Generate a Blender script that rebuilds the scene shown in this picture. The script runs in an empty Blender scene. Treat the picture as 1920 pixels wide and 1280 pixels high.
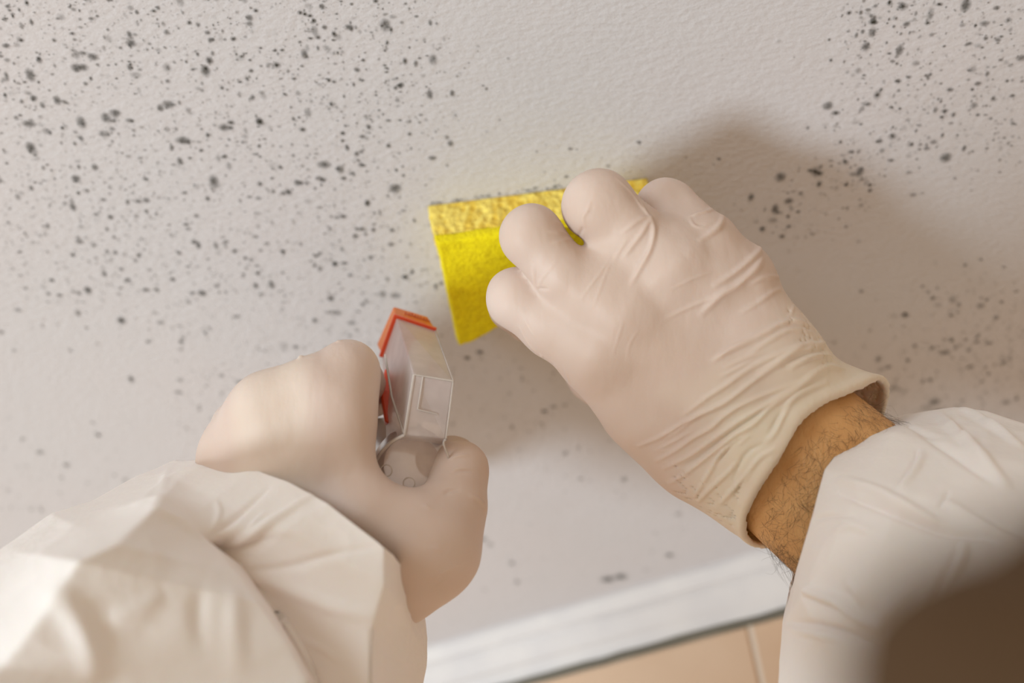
import bpy, math, random
import numpy as np
from mathutils import Vector, Matrix
from mathutils.bvhtree import BVHTree

random.seed(7); rng = np.random.default_rng(7)
SC = bpy.context.scene

# ------------------------------------------------------------------ camera, light, exposure
CAM_Z = 1.875            # lens height; the ceiling is GAP above it
GAP = 0.375
CEIL = CAM_Z + GAP
F = 1867.0               # focal length in pixels of the 1920 wide frame
EL = math.radians(52.0)  # the lens looks up at the ceiling
SE, CE = math.sin(EL), math.cos(EL)
FWD = np.array([0, CE, SE]); UP = np.array([0, -SE, CE]); ORI = np.array([0, 0, CAM_Z])

cam_d = bpy.data.cameras.new('camera'); cam = bpy.data.objects.new('camera', cam_d)
SC.collection.objects.link(cam); SC.camera = cam
cam.location = (0, 0, CAM_Z); cam.rotation_euler = (math.radians(90 + 52), 0, 0)
cam_d.sensor_width = 36; cam_d.lens = 36 * F / 1920; cam_d.clip_start = 0.005
cam_d.dof.use_dof = True; cam_d.dof.focus_distance = 0.352; cam_d.dof.aperture_fstop = 4.5

W = bpy.data.worlds.new('world'); SC.world = W; W.use_nodes = True
bgn = W.node_tree.nodes['Background']; bgn.inputs[0].default_value = (1.0, 0.755, 0.49, 1); bgn.inputs[1].default_value = 0.60

def area(name, loc, target, size, power, col):
    l = bpy.data.lights.new(name, 'AREA'); l.size = size; l.energy = power; l.color = col; l.shape = 'DISK'
    o = bpy.data.objects.new(name, l); SC.collection.objects.link(o); o.location = loc
    o.rotation_euler = (Vector(target) - Vector(loc)).to_track_quat('-Z', 'Y').to_euler(); return o
KDIR = np.array([.62, .15, .76]); KDIR /= np.linalg.norm(KDIR)
KT = np.array([0.03, .2, CEIL - .03])
area('window_light', tuple(KT - KDIR * 3.6), tuple(KT), 0.70, 76, (0.79, 0.92, 1.0))
area('high_window_light', (-1.9, -1.7, CEIL - .62), (0, .15, CEIL - .12), 1.1, 22, (0.80, 0.92, 1.0))

SC.view_settings.view_transform = 'Standard'; SC.view_settings.look = 'None'
SC.view_settings.exposure = 0; SC.view_settings.gamma = 1; SC.view_settings.use_curve_mapping = False

# ------------------------------------------------------------------ helpers
def P(u, v, d):                       # photo position and distance along the axis -> lens space
    return np.array([(u - 960) / F * d, (640 - v) / F * d, d])
def PW(u, v, d): return c2w(P(u, v, d))
def c2w(p):
    p = np.asarray(p, float); x, y, z = p[..., 0], p[..., 1], p[..., 2]
    return np.stack([x, -y * SE + z * CE, y * CE + z * SE + CAM_Z], -1)
def w2c(p):
    p = np.asarray(p, float); X, Y, Z = p[..., 0], p[..., 1], p[..., 2] - CAM_Z
    return np.stack([X, -Y * SE + Z * CE, Y * CE + Z * SE], -1)
def ceil_d(v): return GAP / (SE + CE * (640 - v) / F)
def on_ceil(u, v): return c2w(P(u, v, ceil_d(v)))

def add_mesh(name, verts, faces, mat, parent=None, smooth=True, attrs=None):
    me = bpy.data.meshes.new(name)
    me.from_pydata([tuple(map(float, v)) for v in verts], [], [tuple(map(int, f)) for f in faces])
    if smooth: me.polygons.foreach_set('use_smooth', [True] * len(me.polygons))
    if attrs is not None:
        for k, val in attrs.items():
            a = me.attributes.new(k, 'FLOAT', 'POINT'); a.data.foreach_set('value', np.asarray(val, np.float32))
    me.update()
    o = bpy.data.objects.new(name, me); SC.collection.objects.link(o)
    if mat: me.materials.append(mat)
    if parent: o.parent = parent
    return o
def quad_mesh(name, V, Q, mat, parent=None, attrs=None):   # fast path for big quad meshes
    me = bpy.data.meshes.new(name); V = np.asarray(V, np.float32); Q = np.asarray(Q, np.int32)
    me.vertices.add(len(V)); me.vertices.foreach_set('co', V.ravel())
    me.loops.add(Q.size); me.loops.foreach_set('vertex_index', Q.ravel())
    me.polygons.add(len(Q)); me.polygons.foreach_set('loop_start', np.arange(0, Q.size, 4, dtype=np.int32))
    me.update(calc_edges=True); me.validate()
    me.polygons.foreach_set('use_smooth', [True] * len(me.polygons))
    if attrs is not None:
        for k, val in attrs.items():
            a = me.attributes.new(k, 'FLOAT', 'POINT'); a.data.foreach_set('value', np.asarray(val, np.float32))
    o = bpy.data.objects.new(name, me); SC.collection.objects.link(o)
    if mat: me.materials.append(mat)
    if parent: o.parent = parent
    return o
def empty(name, loc, label, cat, group=None):
    o = bpy.data.objects.new(name, None); SC.collection.objects.link(o); o.location = loc
    o.empty_display_size = .02
    o['label'] = label; o['category'] = cat
    if group: o['group'] = group
    return o
def keep(o, parent):                  # parent while keeping the mesh where it was built
    o.parent = parent; o.matrix_parent_inverse = Matrix.Translation(parent.location).inverted(); return o

# ---- materials
def mat(name, base=(.8, .8, .8), rough=.6, **kw):
    m = bpy.data.materials.new(name); m.use_nodes = True; nt = m.node_tree
    b = nt.nodes['Principled BSDF']; b.inputs['Base Color'].default_value = (*base, 1); b.inputs['Roughness'].default_value = rough
    for k, v in kw.items(): b.inputs[k.replace('_', ' ')].default_value = v
    return m, nt, b
def N(nt, t, **kw):
    n = nt.nodes.new(t)
    for k, v in kw.items():
        if k in n.inputs.keys(): n.inputs[k].default_value = v
        else: setattr(n, k, v)
    return n
def ramp(nt, src, stops):
    r = nt.nodes.new('ShaderNodeValToRGB'); e = r.color_ramp.elements
    while len(e) < len(stops): e.new(.5)
    for el, (p, c) in zip(e, stops): el.position = p; el.color = (*c, 1) if len(c) == 3 else c
    nt.links.new(src, r.inputs[0]); return r
def bump(nt, b, src, strength, dist, prev=None):
    n = nt.nodes.new('ShaderNodeBump'); n.inputs['Strength'].default_value = strength; n.inputs['Distance'].default_value = dist
    nt.links.new(src, n.inputs['Height'])
    if prev: nt.links.new(prev.outputs[0], n.inputs['Normal'])
    nt.links.new(n.outputs[0], b.inputs['Normal']); return n
def coords(nt, scale=(1, 1, 1), rot=(0, 0, 0)):
    g = nt.nodes.new('ShaderNodeNewGeometry'); m = nt.nodes.new('ShaderNodeMapping')
    m.inputs['Scale'].default_value = scale; m.inputs['Rotation'].default_value = rot
    nt.links.new(g.outputs['Position'], m.inputs[0]); return m.outputs[0]
def noise(nt, vec, scale, detail=2, rough=.5):
    n = nt.nodes.new('ShaderNodeTexNoise'); n.inputs['Scale'].default_value = scale
    n.inputs['Detail'].default_value = detail; n.inputs['Roughness'].default_value = rough
    nt.links.new(vec, n.inputs['Vector']); return n.outputs['Fac']

M = {}
m, nt, b = mat('painted_ceiling', (.76, .74, .74), .75)
v1 = coords(nt, (1, 1.0, 1)); v2 = coords(nt, (.75, 1.3, 1), (0, 0, .5))
bb = bump(nt, b, noise(nt, v2, 380, 3, .55), .55, .0011); bump(nt, b, noise(nt, v1, 60, 2), .15, .003, bb)
r = ramp(nt, noise(nt, v1, 9, 3), [(.3, (.60, .575, .592)), (.7, (.58, .572, .595))]); nt.links.new(r.outputs[0], b.inputs[0]); M['ceiling'] = m

m, nt, b = mat('painted_trim', (.90, .89, .90), .5)
r = ramp(nt, noise(nt, coords(nt, (1, 1, 1)), 40, 3), [(.3, (.67, .655, .66)), (.75, (.60, .59, .61))]); nt.links.new(r.outputs[0], b.inputs[0]); M['trim'] = m
m, nt, b = mat('tile_glaze', (.72, .55, .40), .25)
r = ramp(nt, noise(nt, coords(nt), 12, 3), [(.3, (.66, .46, .31)), (.7, (.74, .56, .41))]); nt.links.new(r.outputs[0], b.inputs[0]); M['tile'] = m
M['grout'] = mat('grout', (.80, .72, .62), .9)[0]
M['joint'] = mat('dirty_joint', (.16, .15, .12), .9)[0]

m = bpy.data.materials.new('mould'); m.use_nodes = True; nt = m.node_tree; nt.nodes.clear()
out = nt.nodes.new('ShaderNodeOutputMaterial'); mx = nt.nodes.new('ShaderNodeMixShader'); tr = nt.nodes.new('ShaderNodeBsdfTransparent')
df = nt.nodes.new('ShaderNodeBsdfDiffuse'); df.inputs[0].default_value = (.030, .028, .016, 1)
at = nt.nodes.new('ShaderNodeAttribute'); at.attribute_name = 'mould_amount'
ml = nt.nodes.new('ShaderNodeMath'); ml.operation = 'MULTIPLY'
rr = ramp(nt, noise(nt, coords(nt), 900, 2), [(.25, (.62,) * 3), (.6, (1,) * 3)])
nt.links.new(at.outputs['Fac'], ml.inputs[0]); nt.links.new(rr.outputs[0], ml.inputs[1])
nt.links.new(ml.outputs[0], mx.inputs[0]); nt.links.new(tr.outputs[0], mx.inputs[1]); nt.links.new(df.outputs[0], mx.inputs[2]); nt.links.new(mx.outputs[0], out.inputs[0])
M['mould'] = m

def glove_mat(name, ca, cb):
    m, nt, b = mat(name, ca, .52)
    v = coords(nt)
    r = ramp(nt, noise(nt, v, 24, 2), [(.35, ca), (.68, cb)])
    at = nt.nodes.new('ShaderNodeAttribute'); at.attribute_name = 'loose'       # film that stands off the skin is paler
    mx = nt.nodes.new('ShaderNodeMix'); mx.data_type = 'RGBA'; mx.inputs[7].default_value = (.80, .72, .60, 1)
    nt.links.new(at.outputs['Fac'], mx.inputs[0]); nt.links.new(r.outputs[0], mx.inputs[6]); nt.links.new(mx.outputs[2], b.inputs[0])
    b.inputs['Subsurface Weight'].default_value = .25; b.inputs['Subsurface Radius'].default_value = (1, .5, .3); b.inputs['Subsurface Scale'].default_value = .004
    b.inputs['Specular IOR Level'].default_value = .36
    bb = bump(nt, b, noise(nt, coords(nt, (1, 1, 1)), 1300, 2), .10, .0003)
    bump(nt, b, noise(nt, coords(nt, (1.6, .5, 1), (0, 0, .6)), 160, 2, .4), .22, .0012, bb)
    return m
M['glove'] = glove_mat('latex_glove', (.62, .485, .41), (.70, .575, .515))
m, nt, b = mat('skin', (.68, .38, .17), .5)
r = ramp(nt, noise(nt, coords(nt), 90, 4), [(.3, (.62, .325, .12)), (.7, (.74, .43, .185))]); nt.links.new(r.outputs[0], b.inputs[0])
b.inputs['Subsurface Weight'].default_value = .15; b.inputs['Subsurface Radius'].default_value = (1, .4, .2); b.inputs['Subsurface Scale'].default_value = .004
bump(nt, b, noise(nt, coords(nt, (2.2, 1, 1), (0, 0, -.6)), 420, 3), .45, .0009); M['skin'] = m
M['hair'] = mat('dark_hair', (.06, .04, .025), .5)[0]
m, nt, b = mat('head_hair', (.06, .026, .004), .8)
bump(nt, b, noise(nt, coords(nt, (1, .2, .4)), 700, 2), .5, .002); M['headhair'] = m
m, nt, b = mat('coverall_fabric', (.91, .83, .80), .72)
b.inputs['Subsurface Weight'].default_value = .12; b.inputs['Subsurface Scale'].default_value = .004
bb = bump(nt, b, noise(nt, coords(nt), 1100, 2), .12, .0004)
bump(nt, b, noise(nt, coords(nt), 110, 3, .55), .28, .0022, bb); M['cloth'] = m

m, nt, b = mat('sponge_foam', (.86, .66, .10), .9)
vo = nt.nodes.new('ShaderNodeTexVoronoi'); vo.inputs['Scale'].default_value = 330; nt.links.new(coords(nt, (1, 1, .6)), vo.inputs['Vector'])
r = ramp(nt, vo.outputs['Distance'], [(.0, (.86, .60, .05)), (.35, (.95, .76, .16))]); 
r2 = ramp(nt, noise(nt, coords(nt, (1.5, 1.5, .35)), 170, 2), [(.38, (.88, .74, .3)), (.55, (1, 1, 1))])
mm = nt.nodes.new('ShaderNodeMix'); mm.data_type = 'RGBA'; mm.blend_type = 'MULTIPLY'; mm.inputs[0].default_value = .75
nt.links.new(r.outputs[0], mm.inputs[6]); nt.links.new(r2.outputs[0], mm.inputs[7]); nt.links.new(mm.outputs[2], b.inputs[0])
bb = bump(nt, b, vo.outputs['Distance'], .8, .0015); bump(nt, b, noise(nt, coords(nt), 260, 2), .6, .002, bb); M['foam'] = m
m, nt, b = mat('sponge_scouring', (.70, .52, .0), .95)
r = ramp(nt, noise(nt, coords(nt), 260, 4, .65), [(.3, (.78, .64, .0)), (.65, (.93, .79, .0))]); nt.links.new(r.outputs[0], b.inputs[0])
bump(nt, b, noise(nt, coords(nt), 650, 3), .8, .0012); M['scour'] = m

def plastic(name, col, alpha, rough=.35):
    m = bpy.data.materials.new(name); m.use_nodes = True; nt = m.node_tree; nt.nodes.clear(); L = nt.links.new
    out = nt.nodes.new('ShaderNodeOutputMaterial'); tr = nt.nodes.new('ShaderNodeBsdfTransparent'); df = nt.nodes.new('ShaderNodeBsdfDiffuse'); tl = nt.nodes.new('ShaderNodeBsdfTranslucent'); gl = nt.nodes.new('ShaderNodeBsdfGlossy')
    tr.inputs[0].default_value = (.98, .96, .95, 1); df.inputs[0].default_value = (*col, 1); tl.inputs[0].default_value = (*col, 1); gl.inputs['Roughness'].default_value = rough
    m1 = nt.nodes.new('ShaderNodeMixShader'); m2 = nt.nodes.new('ShaderNodeMixShader'); m3 = nt.nodes.new('ShaderNodeMixShader'); m1.inputs[0].default_value = .35
    L(df.outputs[0], m1.inputs[1]); L(tl.outputs[0], m1.inputs[2]); fr = nt.nodes.new('ShaderNodeFresnel'); fr.inputs[0].default_value = 1.35
    r = ramp(nt, noise(nt, coords(nt), 110, 3), [(.3, (alpha * .9,) * 3), (.7, (min(1, alpha * 1.1),) * 3)]); L(r.outputs[0], m2.inputs[0]); L(tr.outputs[0], m2.inputs[1]); L(m1.outputs[0], m2.inputs[2])
    L(fr.outputs[0], m3.inputs[0]); L(m2.outputs[0], m3.inputs[1]); L(gl.outputs[0], m3.inputs[2]); L(m3.outputs[0], out.inputs[0])
    return m
M['clear'] = plastic('frosted_plastic', (.98, .89, .86), .60)
M['clear_edge'] = plastic('frosted_plastic_edge', (.97, .92, .87), .55, .25)
M['red'] = mat('red_plastic', (.72, .075, .02), .35)[0]
M['orange'] = mat('orange_plastic', (.70, .17, .02), .4)[0]
M['bottle'] = plastic('milky_bottle', (.78, .75, .72), .7)

# ------------------------------------------------------------------ implicit surfaces
class Field:
    def __init__(s, lo, hi, h):
        s.lo = np.array(lo, float); s.h = h; s.n = np.ceil((np.array(hi) - s.lo) / h).astype(int) + 1
        s.f = np.full(s.n, .03, np.float32)
        s.ax = [(s.lo[i] + h * np.arange(s.n[i])).astype(np.float32) for i in range(3)]
    def box(s, lo, hi):
        a = np.clip(np.floor((lo - s.lo) / s.h).astype(int), 0, s.n - 1); b = np.clip(np.ceil((hi - s.lo) / s.h).astype(int) + 1, 1, s.n)
        return tuple(slice(a[i], b[i]) for i in range(3))
    def seg_d(s, sl, p, q, r0, r1):
        X = s.ax[0][sl[0]][:, None, None]; Y = s.ax[1][sl[1]][None, :, None]; Z = s.ax[2][sl[2]][None, None, :]
        d = q - p; L = max(float(d @ d), 1e-12)
        t = np.clip(((X - p[0]) * d[0] + (Y - p[1]) * d[1] + (Z - p[2]) * d[2]) / L, 0, 1)
        return np.sqrt((X - p[0] - t * d[0]) ** 2 + (Y - p[1] - t * d[1]) ** 2 + (Z - p[2] - t * d[2]) ** 2) - (r0 + t * (r1 - r0))
    def seg(s, p, q, r0, r1, k):
        p = np.asarray(p, float); q = np.asarray(q, float); m = max(r0, r1) + k + .004
        sl = s.box(np.minimum(p, q) - m, np.maximum(p, q) + m)
        s.f[sl] = smin(s.f[sl], s.seg_d(sl, p, q, r0, r1).astype(np.float32), k)
    def chain(s, pts, k):             # pts: (u, v, d, radius in photo pixels)
        C = [(P(u, v, d), r * d / F) for u, v, d, r in pts]
        if len(C) == 1: s.seg(C[0][0], C[0][0], C[0][1], C[0][1], k)
        for (a, ra), (b2, rb) in zip(C[:-1], C[1:]): s.seg(a, b2, ra, rb, k)
    def merge(s, o, k): s.f = smin(s.f, o.f, k)
def smin(a, b, k):
    h = np.maximum(k - np.abs(a - b), 0) / k
    return np.minimum(a, b) - h * h * k * .25
def nets(fd):
    f = fd.f; s = f < 0; n = f.shape
    c = [s[i:n[0] - 1 + i, j:n[1] - 1 + j, k:n[2] - 1 + k] for i in (0, 1) for j in (0, 1) for k in (0, 1)]
    allv = np.logical_and.reduce(c); anyv = np.logical_or.reduce(c); cells = np.argwhere(anyv & ~allv)
    idx = np.full((n[0] - 1, n[1] - 1, n[2] - 1), -1, np.int32); idx[tuple(cells.T)] = np.arange(len(cells))
    corner = np.array([(i, j, k) for i in (0, 1) for j in (0, 1) for k in (0, 1)])
    vals = np.stack([f[tuple((cells + o).T)] for o in corner], 1)
    acc = np.zeros((len(cells), 3)); cnt = np.zeros(len(cells))
    for a in range(8):
        for b2 in range(a + 1, 8):
            if np.abs(corner[a] - corner[b2]).sum() != 1: continue
            va, vb = vals[:, a], vals[:, b2]; cr = (va < 0) != (vb < 0); t = np.where(cr, va / np.where(cr, va - vb, 1), 0)
            pnt = corner[a] + t[:, None] * (corner[b2] - corner[a]); acc += pnt * cr[:, None]; cnt += cr
    V = fd.lo + (cells + acc / cnt[:, None]) * fd.h
    Q = []
    for ax in range(3):
        o1, o2 = [(1, 2), (2, 0), (0, 1)][ax]
        a = np.take(s, range(0, n[ax] - 1), ax); b2 = np.take(s, range(1, n[ax]), ax)
        e = np.argwhere(a != b2); e = e[(e[:, o1] > 0) & (e[:, o2] > 0) & (e[:, o1] < n[o1] - 1) & (e[:, o2] < n[o2] - 1)]
        ins = s[tuple(e.T)]
        def g(d1, d2):
            q = e.copy(); q[:, o1] -= d1; q[:, o2] -= d2; return idx[tuple(q.T)]
        q = np.stack([g(1, 1), g(0, 1), g(0, 0), g(1, 0)], 1); q[~ins] = q[~ins][:, ::-1]; Q.append(q)
    return V, np.concatenate(Q)
def relax(V, Q, it=2, lam=.5):
    E = np.concatenate([Q[:, [0, 1]], Q[:, [1, 2]], Q[:, [2, 3]], Q[:, [3, 0]]]); E = np.concatenate([E, E[:, ::-1]])
    cnt = np.bincount(E[:, 0], minlength=len(V))[:, None]; cnt[cnt == 0] = 1
    for _ in range(it):
        A = np.stack([np.bincount(E[:, 0], V[E[:, 1], i], len(V)) for i in range(3)], 1) / cnt; V = V + lam * (A - V)
    return V
def subdivide(V, Q, smooth=1):        # quad mesh to four times the quads
    E = np.concatenate([Q[:, [0, 1]], Q[:, [1, 2]], Q[:, [2, 3]], Q[:, [3, 0]]]); Es = np.sort(E, 1)
    key = Es[:, 0].astype(np.int64) * len(V) + Es[:, 1]; uk, inv = np.unique(key, return_inverse=True)
    ue = np.stack([uk // len(V), uk % len(V)], 1); nv, ne, nq = len(V), len(uk), len(Q)
    V2 = np.concatenate([V, V[ue].mean(1), V[Q].mean(1)]); e = inv.reshape(4, nq) + nv; c = np.arange(nq) + nv + ne
    Q2 = np.concatenate([np.stack([Q[:, 0], e[0], c, e[3]], 1), np.stack([e[0], Q[:, 1], e[1], c], 1), np.stack([c, e[1], Q[:, 2], e[2]], 1), np.stack([e[3], c, e[2], Q[:, 3]], 1)])
    if smooth: V2 = relax(V2, Q2, smooth, .6)
    return V2, Q2
def normals(V, Q):
    n = np.cross(V[Q[:, 2]] - V[Q[:, 0]], V[Q[:, 3]] - V[Q[:, 1]]); A = np.zeros_like(V)
    for i in range(4):
        for j in range(3): A[:, j] += np.bincount(Q[:, i], n[:, j], len(V))
    return A / np.maximum(np.linalg.norm(A, axis=1, keepdims=True), 1e-12)
LAT = rng.random((32, 32, 32)).astype(np.float32)
def vnoise(p, sc, off=0):
    q = p * sc + off; i = np.floor(q).astype(int); t = q - i; t = t * t * (3 - 2 * t); r = 0
    for a in (0, 1):
        for b2 in (0, 1):
            for c in (0, 1):
                w = (t[:, 0] if a else 1 - t[:, 0]) * (t[:, 1] if b2 else 1 - t[:, 1]) * (t[:, 2] if c else 1 - t[:, 2])
                r = r + w * LAT[(i[:, 0] + a) % 32, (i[:, 1] + b2) % 32, (i[:, 2] + c) % 32]
    return r * 2 - 1
def creases(V, Q, lines, back=.012, WS=1., HS=1.):
    """fold lines: list of (points in the photo, width mm, height mm, side mm). Points land on the surface, the fold follows in 3D."""
    bvh = BVHTree.FromPolygons(V.tolist(), Q.tolist()); Nn = normals(V, Q); D = np.zeros(len(V)); 
    for pts, w, h, side in lines:
        w *= .001 * WS; h *= .001 * HS; side *= .001; S = []
        pts = smooth_line(pts)
        for u, v in pts:
            r = P(u, v, 1); r /= np.linalg.norm(r); hit = bvh.ray_cast(Vector((0, 0, 0)), Vector(r))
            if hit[0] is not None: S.append(np.array(hit[0]))
        if len(S) < 2: continue
        S = np.array(S); ok = np.abs(np.diff(S[:, 2], prepend=S[0, 2])) < back; S = S[ok]
        if len(S) < 2: continue
        reach = 3.2 * w + (abs(side) > 0) * 3 * w
        sel = np.where(((V > S.min(0) - reach) & (V < S.max(0) + reach)).all(1))[0]
        if not len(sel): continue
        X = V[sel]; best = np.full(len(sel), 1e9); tt = np.zeros(len(sel)); sg = np.zeros(len(sel)); L = len(S) - 1
        for i in range(L):
            a, d = S[i], S[i + 1] - S[i]; ll = max(d @ d, 1e-14); t = np.clip(((X - a) @ d) / ll, 0, 1)
            df = X - a - t[:, None] * d; dist = np.sqrt((df * df).sum(1)); b2 = dist < best
            best[b2] = dist[b2]; tt[b2] = (i + t[b2]) / L; sg[b2] = np.sign(d[0] * df[b2, 1] - d[1] * df[b2, 0])
        tap = np.clip(.4 - 2.5 * Nn[sel, 2], 0, 1) * np.sin(np.pi * np.clip(tt * .94 + .03, 0, 1)) ** .6
        D[sel] += tap * (h * np.exp(-(best / w) ** 2) + side * sg * (best / w) * np.exp(-(best / (1.5 * w)) ** 2))
    return V + Nn * D[:, None]
def smooth_line(pts, n=6):
    pts = np.array(pts, float)
    if len(pts) == 2: return [pts[0] + (pts[1] - pts[0]) * t for t in np.linspace(0, 1, 14)]
    ext = np.vstack([2 * pts[0] - pts[1], pts, 2 * pts[-1] - pts[-2]]); o = []
    for i in range(1, len(ext) - 2):
        a, b2, c, d = ext[i - 1:i + 3]
        for t in np.linspace(0, 1, n, endpoint=False):
            o.append(.5 * ((2 * b2) + (c - a) * t + (2 * a - 5 * b2 + 4 * c - d) * t * t + (-a + 3 * b2 - 3 * c + d) * t ** 3))
    o.append(pts[-1]); return o

# ------------------------------------------------------------------ the setting
def box_data(lo, hi):
    x0, y0, z0 = lo; x1, y1, z1 = hi
    return [(x0, y0, z0), (x1, y0, z0), (x1, y1, z0), (x0, y1, z0), (x0, y0, z1), (x1, y0, z1), (x1, y1, z1), (x0, y1, z1)], \
           [(0, 3, 2, 1), (4, 5, 6, 7), (0, 1, 5, 4), (1, 2, 6, 5), (2, 3, 7, 6), (3, 0, 4, 7)]
V, Fc = box_data((-1.6, -1.4, CEIL), (1.7, 1.5, CEIL + .03))
ceil = add_mesh('ceiling', V, Fc, M['ceiling'], smooth=False); ceil['kind'] = 'structure'
ceil['label'] = 'white roughly painted ceiling spotted with black mould'

# wall line on the ceiling: through A with direction T; S points away from the room
A = np.array([.064, .4805, CEIL]); ang = math.atan2(-.0851, .1802); T = np.array([math.cos(ang), math.sin(ang), 0]); S = np.array([-T[1], T[0], 0])
ZU = np.array([0, 0, 1.])
def at_wall(t, s, z): return A + T * t + S * s + ZU * z
def prism(name, prof, t0, t1, mat_, parent=None, seg=1, wob=0):
    n = len(prof); V = []; Fs = []
    for i in range(seg + 1):
        t = t0 + (t1 - t0) * i / seg
        for (s, z) in prof: V.append(at_wall(t, s + random.uniform(-wob, wob), z + random.uniform(-wob, wob)))
    for i in range(seg):
        for j in range(n): Fs.append((i * n + j, i * n + (j + 1) % n, (i + 1) * n + (j + 1) % n, (i + 1) * n + j))
    Fs.append(tuple(range(n))[::-1]); Fs.append(tuple(seg * n + j for j in range(n)))
    return add_mesh(name, V, Fs, mat_, parent, smooth=False)
trim = prism('trim_1', [(0, .001), (.0005, -.0025), (.007, -.0075), (.0085, -.0072), (.0105, -.0105), (.0185, -.0165), (.0205, -.0175), (.027, -.0225), (.06, -.0225), (.06, .001)], -1.2, 1.2, M['trim'], seg=60, wob=.0003)
trim['kind'] = 'structure'; trim['label'] = 'white painted cornice strip between ceiling and tiles'
wall = prism('wall_front', [(.0285, -.026), (.09, -.026), (.09, -.80), (.0285, -.80)], -1.2, 1.2, M['grout']); wall['kind'] = 'structure'
wall['label'] = 'beige tiled wall below the cornice'
jt = prism('dark_joint', [(.0262, -.0226), (.09, -.0226), (.09, -.0262), (.0262, -.0262)], -1.2, 1.2, M['joint'], parent=wall, seg=200, wob=.0006)
jt['label'] = 'dark dirty joint line above the tiles'
# one tile edge stands at the light vertical joint right of the middle
tj = 0.0655; TW, TH = .198, .248; me = None
for r_ in range(2):
    for c_ in range(-4, 4):
        t0 = tj + .001 + c_ * (TW + .002); z1 = -.0275 - r_ * (TH + .002)
        prof = [(.027, z1), (.034, z1), (.034, z1 - TH), (.027, z1 - TH)]
        V = []
        for t, i in ((t0, 0), (t0 + TW, 1)):
            e = .0012 * (1 - 2 * i)
            V += [at_wall(t + e, .0268, z1 - .0012), at_wall(t, .028, z1), at_wall(t, .034, z1), at_wall(t, .034, z1 - TH), at_wall(t, .028, z1 - TH), at_wall(t + e, .0268, z1 - TH + .0012)]
        Fs = [(j, (j + 1) % 6, 6 + (j + 1) % 6, 6 + j) for j in range(6)] + [(5, 4, 3, 2, 1, 0), (6, 7, 8, 9, 10, 11)]
        add_mesh('tile', V, Fs, M['tile'], wall, smooth=False)

# ------------------------------------------------------------------ mould on the ceiling
def mould_density(u, v):
    L = 0.
    e = 760 + 90 * math.sin(v / 90.) + max(0, v - 150) * .45
    L += 1 / (1 + math.exp((u - min(e, 960)) / 28.)) * (1 if v < 700 else max(.35, 1 - (v - 700) / 300.))
    if u < 330 and v > 540: L *= max(.08, 1 - (v - 540) / 140.)
    if u < 260 and v > 780: L = max(L, .35)
    if u > 480 and v > 640: L = max(L, .5)
    if v > 960: L *= .35
    g = lambda cu, cv, su, sv: math.exp(-((u - cu) / su) ** 2 - ((v - cv) / sv) ** 2)
    R = .5 / (1 + math.exp(-(u - 1570) / 16.)) * (1 / (1 + math.exp((v - 330 + (u - 1600) * .1) / 25.)))
    R += .75 * g(1500, 395, 75, 45) + .6 * g(1600, 330, 60, 40) + 1.3 * g(1820, 690, 150, 85) + .4 * g(1850, 560, 90, 60) + 1.2 * g(1740, 745, 120, 55)
    if 1000 < u < 1400 and 260 < v < 340: L = max(L, .10)
    return L, R
SP = []
n_try = 0
while len(SP) < 16000 and n_try < 114000:
    n_try += 1
    v = random.uniform(-650, 1180); 
    u = random.uniform(-900, 2700); L, R = mould_density(u, v); fo = max(0, 1 - math.hypot(min(0, u) + max(0, u - 1920), min(0, v)) / 620.)
    if random.random() < min(1, max(L * .5, R)) * fo:
        d = ceil_d(v); px = random.lognormvariate(.50, .5) * (.41 / d)
        dark = random.betavariate(1.5, 2.6) * .75 * (1 if v < 550 else .7)
        if random.random() < .055: px *= 2.1; dark = .62 if v < 550 else .45
        SP.append((u, v, min(px, 9.) * d / F, dark))
Z1 = 2.4
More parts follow.
